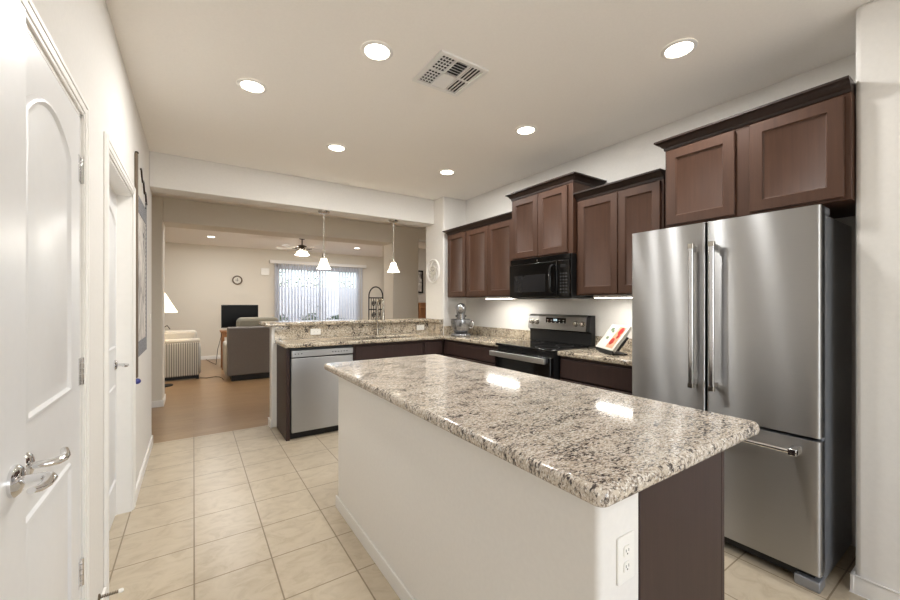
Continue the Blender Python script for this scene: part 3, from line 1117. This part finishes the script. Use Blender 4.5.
# ------------------------------------------------------------------ cookbook on its stand
t = thing('book_stand', 'small dark easel stand holding the cookbook', 'stand', (2.83, 1.82, TT + .0005), -rad(121.5), world=(0, 0, 0))
B(-.10, -.115, .0, .10, .03, .008).build('base', M['blackm'], t, bevel=.002)
B(-.15, -.118, .008, .15, -.108, .036).build('ledge', M['blackm'], t, bevel=.002)
MB().obox((0, .030, .075), (.03, 0, 0), (0, .004, -.003), (0, .040, .052)).build('back_rest', M['blackm'], t)
t = thing('cookbook', 'cookbook with red food photo on cover leaning beside the refrigerator', 'book', (2.83, 1.82, TT + .0005), -rad(121.5), world=(0, 0, 0))
up = Vector((0, .609, .793)).normalized()
out = Vector((0, -.793, .609)).normalized()
org = Vector((0, -.098, .026)) + out * .002
rt = Vector((1, 0, 0))


def bk(cu, cv, hu, hv, d, hd):
    return MB().obox(org + rt * cu + up * cv + out * d, rt * hu, up * hv, out * hd)


bk(0, .115, .150, .113, .0105, .0085).build('pages', M['paper'], t, bevel=.001)
bk(0, .115, .154, .116, .0205, .0015).build('front_cover', M['paper'], t)
bk(0, .115, .154, .116, .0005, .0015).build('back_cover', M['paper'], t)
bk(.065, .115, .058, .10, .0222, .0004).build('cover_photo', M['orange'], t)
for u, v, r in ((.075, .175, .036), (.045, .075, .032), (.085, .125, .02)):
    c_ = org + rt * u + up * v + out * .0228
    vs = [c_ + rt * r * math.cos(a * PI / 8) * (1 + .15 * math.sin(3 * a)) + up * r * math.sin(a * PI / 8) for a in range(16)]
    MB().add(vs + [p + out * .0004 for p in vs], [tuple(range(16, 32)), tuple(range(16))[::-1]] + [(a, (a + 1) % 16, 16 + (a + 1) % 16, 16 + a) for a in range(16)]).build('cover_fruit', M['red'], t)
for u, v, r in ((-.075, .185, .026), (-.045, .165, .018), (-.065, .10, .02)):
    c_ = org + rt * u + up * v + out * .0226
    MB().obox(c_, rt * r, up * r * .6, out * .0003).build('cover_herb', M['green'], t)

# ------------------------------------------------------------------ faucet
t = thing('kitchen_faucet', 'tall brushed nickel pull-down faucet behind the sink', 'faucet', (1.90, 4.475, TT + .0005), world=(0, 0, 0))
MB().lathe([(.026, 0), (.026, .008), (.019, .014), (.016, .06), (.014, .08)], (0, 0, 0), 'z', 20).build('base', M['nickel'], t)
R_ = .085
path = [(0, 0, .05), (0, 0, .36)] + [(0, -R_ + R_ * math.cos(a), .36 + R_ * math.sin(a)) for a in [PI * k / 12 for k in range(1, 13)]] + [(0, -2 * R_, .33)]
MB().tube(path, .0125, 14).build('spout', M['nickel'], t)
MB().lathe([(.013, .33), (.017, .32), (.021, .25), (.022, .20), (.016, .195), (0, .195)], (0, -2 * R_, 0), 'z', 18).build('spray_head', M['nickel'], t)
MB().tube([(.012, 0, .07), (.04, 0, .075), (.085, -.005, .105)], [.009, .009, .006], 10).build('lever', M['nickel'], t)
# ------------------------------------------------------------------ wall clock on the column
t = thing('wall_clock', 'round white wall clock with scrolled rim on the column', 'clock', (2.71, 4.47, 1.79))
m = MB()
m.lathe([(.165, 0), (.165, -.012), (.155, -.02), (.145, -.012), (.145, 0)], t['_w'], 'x', 48, cap=False)
for k in range(8):
    a = k * PI / 4
    pts = [(2.70, 4.47 + q * math.cos(a + .9 * (q - .07) / .08), 1.79 + q * math.sin(a + .9 * (q - .07) / .08)) for q in (.068, .09, .115, .148)]
    m.tube(pts, .005, 6)
m.build('rim', M['white'], t)
MB().lathe([(.0, -.006), (.072, -.006), (.076, -.016), (.068, -.020), (.064, -.012), (0, -.012)], t['_w'], 'x', 36, cap=False).build('face', M['paper'], t)
m = MB()
for k in range(12):
    a = k * PI / 6
    m.obox((2.697, 4.47 + .054 * math.sin(a), 1.79 + .054 * math.cos(a)), (.001, 0, 0), (0, .0018 * math.cos(a), -.0018 * math.sin(a)), (0, .005 * math.sin(a), .005 * math.cos(a)))
m.build('hour_marks', M['slot'], t)
for ln, a, w_ in ((.030, rad(-60), .003), (.045, rad(60), .002)):
    MB().obox((2.6955, 4.47 + ln / 2 * math.sin(a), 1.79 + ln / 2 * math.cos(a)), (.0008, 0, 0), (0, w_ * math.cos(a), -w_ * math.sin(a)), (0, ln / 2 * math.sin(a), ln / 2 * math.cos(a))).build('hand', M['slot'], t)


# ------------------------------------------------------------------ ceiling fittings
def can(x, y, label, group, power):
    t = thing('recessed_light', label, 'light', (x, y, H), group=group, world=(0, 0, 0))
    MB().lathe([(.065, -.002), (.070, -.008), (.083, -.006), (.088, -.001)], (0, 0, 0), 'z', 36, cap=False).build('trim_ring', M['white'], t)
    MB().lathe([(0, -.004), (.066, -.004), (.066, -.0015), (0, -.0015)], (0, 0, 0), 'z', 32, cap=False).build('lens', M['bulb'], t)
    area('can_glow', (0, 0, -.013), (0, 0, 0), .10, .10, power, (1, .995, .975), t, 'DISK')
    return t


can(.314, 2.76, 'lit recessed ceiling light nearest the left wall', 'kitchen ceiling lights', CAN_W)
can(.845, 1.995, 'lit recessed ceiling light left of the air vent', 'kitchen ceiling lights', CAN_W)
can(1.066, 3.434, 'lit recessed ceiling light nearest the beam on the left', 'kitchen ceiling lights', CAN_W)
can(2.216, 1.061, 'lit recessed ceiling light in front of the refrigerator', 'kitchen ceiling lights', CAN_W)
can(2.228, 2.241, 'lit recessed ceiling light in front of the microwave', 'kitchen ceiling lights', CAN_W)
can(2.243, 3.425, 'lit recessed ceiling light nearest the column', 'kitchen ceiling lights', CAN_W)
can(.307, 9.5, 'lit recessed ceiling light left in the living room', 'living room ceiling lights', 17)
can(3.446, 9.42, 'lit recessed ceiling light over the sliding door in living room', 'living room ceiling lights', 17)
for x, y in ((.6, 7.6), (3.4, 7.6), (1.2, -1.2)):  # unseen lamps, added to brighten the living room and kitchen
    can(x, y, 'added unseen ceiling light %s' % ('in the kitchen behind the camera' if y < 0 else ('above the recliner behind the header' if x < 1 else 'behind the header to the right of the fan')), 'added unseen ceiling lights', 9 if y < 0 else 17)

t = thing('air_vent', 'square white ceiling air register between the recessed lights', 'vent', (1.30, 1.953, H))
vx0, vx1, vy0, vy1 = 1.133, 1.466, 1.782, 2.125
fr = MB()
for a in ((vx0, vy0, vx1, vy0 + .024), (vx0, vy1 - .024, vx1, vy1), (vx0, vy0 + .024, vx0 + .024, vy1 - .024), (vx1 - .024, vy0 + .024, vx1, vy1 - .024)):
    fr.box(a[0], a[1], H - .012, a[2], a[3], H - .0005)
fr.build('frame', M['white'], t, bevel=.002)
B(vx0 + .03, vy0 + .03, H - .002, vx1 - .03, vy1 - .03, H - .0008).build('duct_back', M['slot'], t)
ix0, ix1, iy0, iy1 = vx0 + .024, vx1 - .024, vy0 + .024, vy1 - .024
ym = (iy0 + iy1) / 2
cols = [ix0, ix0 + .097, ix0 + .19, ix1]
dv = MB().box(ix0, ym - .005, H - .011, ix1, ym + .005, H - .002)
for x in cols[1:3]:
    dv.box(x - .005, iy0, H - .011, x + .005, iy1, H - .002)
dv.build('divider', M['white'], t)


def tilt_slats(x0, x1, y0, y1, along, n, tilt, wd):
    m = MB()
    for k in range(n):
        f = (k + .5) / n
        ca, sa = math.cos(tilt), math.sin(tilt)
        if along == 'x':
            m.obox(((x0 + x1) / 2, y0 + (y1 - y0) * f, H - .007), ((x1 - x0) / 2, 0, 0), (0, wd * ca, wd * sa), (0, -.0006 * sa, .0006 * ca))
        else:
            m.obox((x0 + (x1 - x0) * f, (y0 + y1) / 2, H - .007), (0, (y1 - y0) / 2, 0), (wd * ca, 0, wd * sa), (-.0006 * sa, 0, .0006 * ca))
    return m


for a, b in ((iy0, ym - .005), (ym + .005, iy1)):
    m = MB()
    for k in range(5):
        x = cols[0] + .004 + k * .0205
        m.box(x, a, H - .010, x + .0025, b, H - .004)
    for k in range(6):
        y = a + (b - a) * k / 5.2
        m.box(cols[0], y, H - .0105, cols[1] - .005, y + .0028, H - .004)
    m.build('louver', M['white'], t)
tilt_slats(cols[1] + .005, cols[2] - .005, iy0, ym - .005, 'x', 6, rad(50), .0058).build('louver', M['white'], t)
tilt_slats(cols[1] + .005, cols[2] - .005, ym + .005, iy1, 'x', 5, rad(-20), .0098).build('louver', M['white'], t)
tilt_slats(cols[2] + .005, cols[3], iy0, ym - .005, 'y', 4, rad(25), .0095).build('louver', M['white'], t)
tilt_slats(cols[2] + .005, cols[3], ym + .005, iy1, 'y', 4, rad(25), .0095).build('louver', M['white'], t)


# pendants
def pendant(x, y, label):
    t = thing('pendant_light', label, 'pendant light', (x, y, 2.427), group='pendants over the bar', world=(0, 0, 0))
    MB().lathe([(.065, 0), (.065, -.008), (.055, -.022), (.02, -.03), (0, -.03)], (0, 0, 0), 'z', 28).build('canopy', M['nickel'], t)
    MB().cyl((0, 0, -.50), .0055, .48, 'z', 10).build('rod', M['nickel'], t)
    MB().lathe([(.0, -.49), (.016, -.49), (.02, -.53), (.028, -.548), (.0, -.548)], (0, 0, 0), 'z', 20).build('socket', M['nickel'], t)
    MB().lathe([(.026, -.545), (.036, -.56), (.047, -.60), (.062, -.64), (.082, -.668), (.079, -.668), (.059, -.641), (.044, -.602), (.033, -.562), (.023, -.549)], (0, 0, 0), 'z', 32, cap=False).build('glass_shade', M['shade'], t)
    l = D.lights.new('pendant_glow', 'POINT')
    l.energy = 5
    l.shadow_soft_size = .03
    l.color = (1, .92, .78)
    o = D.objects.new('pendant_glow', l)
    COL.objects.link(o)
    o.location = (0, 0, -.62)
    o.parent = t
    return t


pendant(1.262, 4.54, 'lit white glass pendant in front of the sliding door blinds')
pendant(2.148, 4.54, 'lit white glass pendant nearer the column')

# ceiling fan
t = thing('ceiling_fan', 'white-bladed ceiling fan with lit glass shades in the living room', 'ceiling fan', (1.906, 8.49, H), world=(0, 0, 0))
MB().lathe([(.075, 0), (.075, -.015), (.05, -.05), (.015, -.06), (0, -.06)], (0, 0, 0), 'z', 24).build('canopy', M['bronze'], t)
MB().cyl((0, 0, -.2), .012, .16, 'z', 12).build('downrod', M['bronze'], t)
MB().lathe([(.03, -.17), (.08, -.185), (.115, -.215), (.115, -.26), (.08, -.285), (.05, -.30), (0, -.30)], (0, 0, 0), 'z', 28).build('motor_housing', M['bronze'], t)
for k in range(5):
    a = rad(2 + 72 * k)
    ca, sa = math.cos(a), math.sin(a)
    m = MB()
    outl = []
    for q, hw in ((.15, .045), (.22, .056), (.40, .066), (.50, .064), (.535, .045)):
        outl.append((q, hw))
    up_ = [(q * ca - hw * sa, q * sa + hw * ca, -.235 + hw * .18) for q, hw in outl]
    dn_ = [(q * ca + hw * sa, q * sa - hw * ca, -.235 - hw * .18) for q, hw in outl]
    n = len(outl)
    vs = up_ + dn_ + [(x, y, z - .006) for x, y, z in up_ + dn_]
    fs = []
    for i in range(n - 1):
        fs += [(i, i + 1, n + i + 1, n + i), (2 * n + i, 3 * n + i, 3 * n + i + 1, 2 * n + i + 1), (i, 2 * n + i, 2 * n + i + 1, i + 1), (n + i, n + i + 1, 3 * n + i + 1, 3 * n + i)]
    fs += [(0, n, 3 * n, 2 * n), (n - 1, 3 * n - 1, 4 * n - 1, 2 * n - 1)]
    b = m.add(vs, fs).build('blade', M['blade'], t)
    MB().tube([(.10 * ca, .10 * sa, -.25), (.2 * ca, .2 * sa, -.24)], .012, 8).build('blade_arm', M['bronze'], b)
for k in range(4):
    a = rad(45 + 90 * k)
    cx_, cy_ = .085 * math.cos(a), .085 * math.sin(a)
    MB().lathe([(.022, -.30), (.036, -.315), (.055, -.36), (.072, -.385), (.069, -.385), (.05, -.36), (.03, -.318)], (cx_, cy_, 0), 'z', 20, cap=False).build('glass_shade', M['shade'], t)
l = D.lights.new('fan_glow', 'POINT')
l.energy = 40
l.shadow_soft_size = .06
l.color = (1, .96, .88)
o = D.objects.new('fan_glow', l)
COL.objects.link(o)
o.location = (0, 0, -.42)
o.parent = t

# ------------------------------------------------------------------ sliding door, blinds, patio
w = MB()
for a in ((SX0, 0, SX0 + .05, SH), (SX1 - .05, 0, SX1, SH), (SX0, SH - .05, SX1, SH), (SX0, 0, SX1, .04)):
    w.box(a[0], YF + .03, a[1], a[2], YF + .11, a[3])
wd = struct('window_2', w, M['alum'], 'white sliding glass door behind the vertical blinds', 'sliding door')
xm = (SX0 + SX1) / 2
for a, b, yy in ((SX0 + .05, xm + .03, YF + .045), (xm - .03, SX1 - .05, YF + .08)):
    m = MB()
    for q in ((a, .04, a + .05, SH - .05), (b - .05, .04, b, SH - .05), (a + .05, .04, b - .05, .11), (a + .05, SH - .11, b - .05, SH - .05)):
        m.box(q[0], yy - .015, q[1], q[2], yy + .015, q[3])
    s_ = m.build('sash', M['alum'], wd)
    B(a + .05, yy - .002, .11, b - .05, yy + .002, SH - .11).build('pane', M['glass'], s_)
t = thing('vertical_blinds', 'white vertical blinds under a valance on the sliding door', 'blinds', (2.93, YF - .07, 0))
B(1.64, YF - .13, 2.39, 4.25, YF - .001, 2.475).build('valance', M['white'], t, bevel=.004)
n = 30
for k in range(n):
    x = 1.78 + (4.12 - 1.78) * k / (n - 1)
    an = rad(48 if x < 3.1 else (66 if x < 3.45 else 30))
    hx, hy = .043 * math.cos(an), .043 * math.sin(an)
    MB().obox((x, YF - .066, 1.21), (hx, hy, 0), (-.0005 * math.sin(an), .0005 * math.cos(an), 0), (0, 0, 1.18)).build('slat', M['blind'], t)
struct('trim_6', B(SX0 - 4.5, YF + .14, -.12, SX1 + 5, YF + 9, -.02), M['concrete'], 'pale patio paving beyond the sliding door', 'paving')
struct('trim_7', B(-3.2, YF + 5.2, -.02, 9.2, YF + 5.4, 2.0), M['block'], 'tan garden wall beyond the patio', 'garden wall')


def shrub(x, y, z, r, hgt, label, seed):
    rnd = random.Random(seed)
    t = thing('shrub', label, 'shrub', (x, y, z), group='shrubs by the patio', world=(0, 0, 0))
    MB().tube([(0, 0, 0), (.02, 0, hgt * .4), (-.02, .02, hgt * .7)], [.03, .022, .01], 8).build('stem', M['bark'], t)
    m = MB()
    for _ in range(420):
        u = Vector((rnd.gauss(0, 1), rnd.gauss(0, 1), rnd.gauss(0, 1))).normalized() * (rnd.random() ** .4)
        c_ = Vector((u.x * r, u.y * r, hgt * .55 + u.z * hgt * .45))
        a = Vector((rnd.uniform(-1, 1), rnd.uniform(-1, 1), rnd.uniform(-1, 1))).normalized()
        b = a.cross(Vector((rnd.uniform(-1, 1), rnd.uniform(-1, 1), rnd.uniform(-1, 1)))).normalized()
        m.add([c_ - a * .06, c_ + b * .03, c_ + a * .06, c_ - b * .03], [(0, 1, 2, 3)])
    m.build('foliage', M['leaf'], t, smooth=False)
    return t


for i, (x, y, r, hg, lb) in enumerate((
        (2.9, 16.9, .7, 2.9, 'green shrub rising over the garden wall seen left behind the blinds'),
        (4.1, 16.8, .8, 2.8, 'green shrub rising over the garden wall seen mid blinds'),
        (5.6, 16.9, .5, 2.6, 'green shrub rising over the garden wall seen right behind the blinds'),
        (2.7, 15.4, .5, .95, 'low shrub at the foot of the garden wall seen left behind the blinds'),
        (3.8, 15.5, .5, 1.0, 'low shrub at the foot of the garden wall seen mid blinds'),
        (4.8, 15.4, .5, .9, 'low shrub at the foot of the garden wall seen right behind the blinds'))):
    shrub(x, y, -.02, r, hg, lb, 11 + i)

# ------------------------------------------------------------------ living room furniture
t = thing('television', 'flat black television on the far side of the living room', 'television', (.80, 9.25, .84))
B(.475, 9.22, .845, 1.165, 9.25, 1.32).build('bezel', M['tvtrim'], t, bevel=.004)
B(.485, 9.2165, .86, 1.155, 9.2205, 1.31).build('screen', M['tv'], t)
MB().box(.76, 9.225, .80, .88, 9.25, .85).box(.62, 9.17, .792, 1.02, 9.32, .802).build('stand_foot', M['tvtrim'], t)
t = thing('television_stand', 'oak table with slim legs under the television', 'table', (.80, 9.25, 0))
B(.46, 9.05, .755, 1.5, 9.5, .79).build('top', M['oak'], t, bevel=.004)
for x in (.48, 1.44):
    for y in (9.07, 9.44):
        B(x, y, 0, x + .045, y + .045, .755).build('leg', M['oak'], t, bevel=.003)
MB().box(.525, 9.08, .66, 1.44, 9.10, .755).build('apron', M['oak'], t)

# sofa, back toward the kitchen
t = thing('recliner', 'grey upholstered recliner standing with its back to the kitchen', 'recliner', (.9, 8.0, 0))
MB().prism([(7.62, .10), (7.80, .10), (7.80, .93), (7.68, .945), (7.59, .93)], .485, 1.36, 'x').build('back', M['sofa'], t, bevel=.02, seg=3)
MB().prism(rrect(7.80, .12, 8.50, .44, .03, 4), .58, 1.28, 'x').build('seat_base', M['sofa'], t, bevel=.02)
for x0, x1 in ((.462, .58), (1.28, 1.38)):
    MB().prism(rrect(7.80, .08, 8.52, .64, .07, 5), x0, x1, 'x').build('arm', M['cream'] if x0 < 1 else M['sofa'], t, bevel=.03, seg=3)
MB().prism(rrect(.60, 7.82, 1.26, 8.5, .05, 4), .44, .58, 'z').build('seat_cushion', M['sofa'], t, bevel=.04, seg=3)
B(.55, 7.66, 0.0, 1.3, 8.45, .10).build('recliner_base', M['blackm'], t)
MB().prism(rrect(.635, .56, 1.33, 1.10, .09, 5), 7.74, 7.93, 'y').build('back_cushion', M['sofa2'], t, bevel=.06, seg=3)

# striped armchair
t = thing('armchair', 'cream armchair with grey vertical stripes by the floor lamp', 'armchair', (-.3, 8.6, 0))
B(-.72, 8.22, .07, .085, 8.34, .66).build('back', M['striped'], t, bevel=.02)
MB().tube([(-.74, 8.27, .685), (.09, 8.27, .685)], .045, 14).build('top_roll', M['cream'], t)
MB().prism(rrect(-.66, .52, .055, .87, .07, 5), 8.33, 8.48, 'y').build('back_cushion', M['cream'], t, bevel=.05, seg=3)
for x0 in (-.75, .0):
    MB().prism(rrect(8.34, .07, 9.0, .60, .07, 5), x0, x0 + .11, 'x').build('arm', M['striped'], t, bevel=.03)
B(-.64, 8.34, .12, .0, 9.0, .40).build('seat', M['cream'], t, bevel=.03)
for x in (-.68, .03):
    for y in (8.26, 8.92):
        B(x, y, 0, x + .05, y + .05, .12).build('leg', M['blackm'], t)
B(-.70, 8.24, .02, .06, 8.30, .07).build('plinth', M['blackm'], t)

# floor lamp
t = thing('floor_lamp', 'floor lamp with lit white cone shade beside the striped armchair', 'lamp', (-.42, 7.85, 0), world=(0, 0, 0))
MB().lathe([(.14, 0), (.14, .012), (.02, .03), (0, .03)], (0, 0, 0), 'z', 28).build('base', M['blackm'], t)
MB().cyl((0, 0, .02), .011, 1.22, 'z', 12).build('pole', M['bronze'], t)
MB().lathe([(.205, 1.205), (.03, 1.53), (.028, 1.53), (.202, 1.205)], (0, 0, 0), 'z', 32, cap=False).build('lamp_shade', M['fabricshade'], t)
MB().tube([(0, 0, .95), (.06, -.02, .99), (.10, -.03, .93)], .007, 8).build('reading_arm', M['bronze'], t)
l = D.lights.new('lamp_glow', 'POINT')
l.energy = 5
l.shadow_soft_size = .05
l.color = (1, .92, .8)
o = D.objects.new('lamp_glow', l)
COL.objects.link(o)
o.location = (0, 0, 1.3)
o.parent = t


def cord(label, pts):
    o = MB().tube(pts, .005, 8).build('power_cord', M['cord'])
    return tag(o, label, 'cord')


cord('dark cord across the wood floor from armchair to recliner', [(.10, 8.30, .006), (.2, 8.22, .006), (.33, 8.29, .006), (.40, 8.2, .006), (.43, 8.05, .006), (.44, 7.9, .006)])
cord('dark cord trailing from television to the far wall', [(.50, 9.33, .75), (.42, 9.36, .40), (.40, 9.6, .05), (.34, 10.3, .006), (.25, 10.9, .01)])

# wall clock on far wall
t = thing('wall_clock', 'small round dark-rimmed clock on the far living room wall', 'clock', (.91, YF, 1.93), world=(.0, 0, 0))
MB().lathe([(.08, 0), (.11, -.012), (.115, -.02), (.10, -.024), (.085, -.016), (.08, 0)], (0, 0, 0), 'y', 32, cap=False).build('rim', M['rail'], t)
MB().lathe([(0, -.006), (.085, -.006), (.085, -.012), (0, -.012)], (0, 0, 0), 'y', 28, cap=False).build('face', M['paper'], t)
MB().box(-.004, -.018, -.03, .004, -.012, .05).box(-.05, -.018, -.004, .03, -.012, .004).build('hands', M['slot'], t)
t = thing('wall_plate', 'white alarm panel on the far wall beside the blinds', 'control panel', (1.55, YF, 2.17), world=(0, 0, 0))
MB().box(-.11, -.03, -.09, .09, 0, .09).build('cover', M['plastic'], t, bevel=.006)

# wrought iron rack in the dining room
t = thing('iron_rack', 'arched wrought iron rack standing behind the faucet', 'rack', (2.36, 5.62, 0), world=(0, 0, 0))
m = MB()
hw = .115
for x in (-hw, hw):
    m.tube([(x, 0, 0), (x, 0, 1.46)], .010, 8)
m.tube([(hw * math.cos(a), 0, 1.46 + .15 * math.sin(a)) for a in [PI * k / 16 for k in range(17)]], .010, 8)
m.build('arched_frame', M['iron'], t)
for z in (1.44, 1.26, 1.08, .6, .15):
    MB().tube([(-hw, 0, z), (hw, 0, z)], .009, 8).build('crossbar', M['iron'], t)
for k in range(1, 6):
    x = -hw + 2 * hw * k / 6
    MB().tube([(x, 0, .15), (x, 0, 1.44)], .0055, 6).build('upright', M['iron'], t)
m = MB()
for z in (1.35, 1.17):
    for x in (-.04, .04):
        m.tube([(x + .03 * math.cos(a) * (1 - a / 14), -.006, z + .05 * math.sin(a) * (1 - a / 14)) for a in [k * .45 for k in range(26)]], .006, 6)
m.build('scroll', M['iron'], t)
for s_ in (-1, 1):
    MB().tube([(s_ * hw, 0, .5), (s_ * hw, .22, .0)], .009, 8).build('rear_leg', M['iron'], t)

# seen through the gap by the column
t = thing('framed_picture', 'black framed picture on grey wall in gap by the column', 'picture', (4.72, 8.6, 1.9), world=(0, 0, 0))
m = MB()
for a in ((-.30, -.29, .17, -.25), (-.30, .25, .17, .29), (-.30, -.25, -.26, .25), (.13, -.25, .17, .25)):
    m.box(a[0], -.025, a[1], a[2], 0, a[3])
m.build('frame', M['blackm'], t)
B(-.26, -.012, -.25, .13, -.004, .25).build('print', M['ink'], t)
t = thing('wood_cabinet', 'brown wooden cabinet under the picture in the gap', 'cabinet', (4.6, 8.35, 0), world=(0, 0, 0))
MB().box(-.5, -.2, .06, .32, .24, 1.34).build('body', M['oak'], t, bevel=.004)
B(-.52, -.22, 1.34, .34, .245, 1.37).build('top', M['oak'], t, bevel=.004)
for a in (-.49, -.085):
    shaker(lambda u, v, d: (u, -.2 - d, v), a, a + .395, .10, 1.31).build('door', M['oak'], t)
B(-.46, -.15, 0, .28, .2, .06).build('plinth', M['blackm'], t)

for o in list(D.objects):
    if '_w' in o:
        del o['_w']
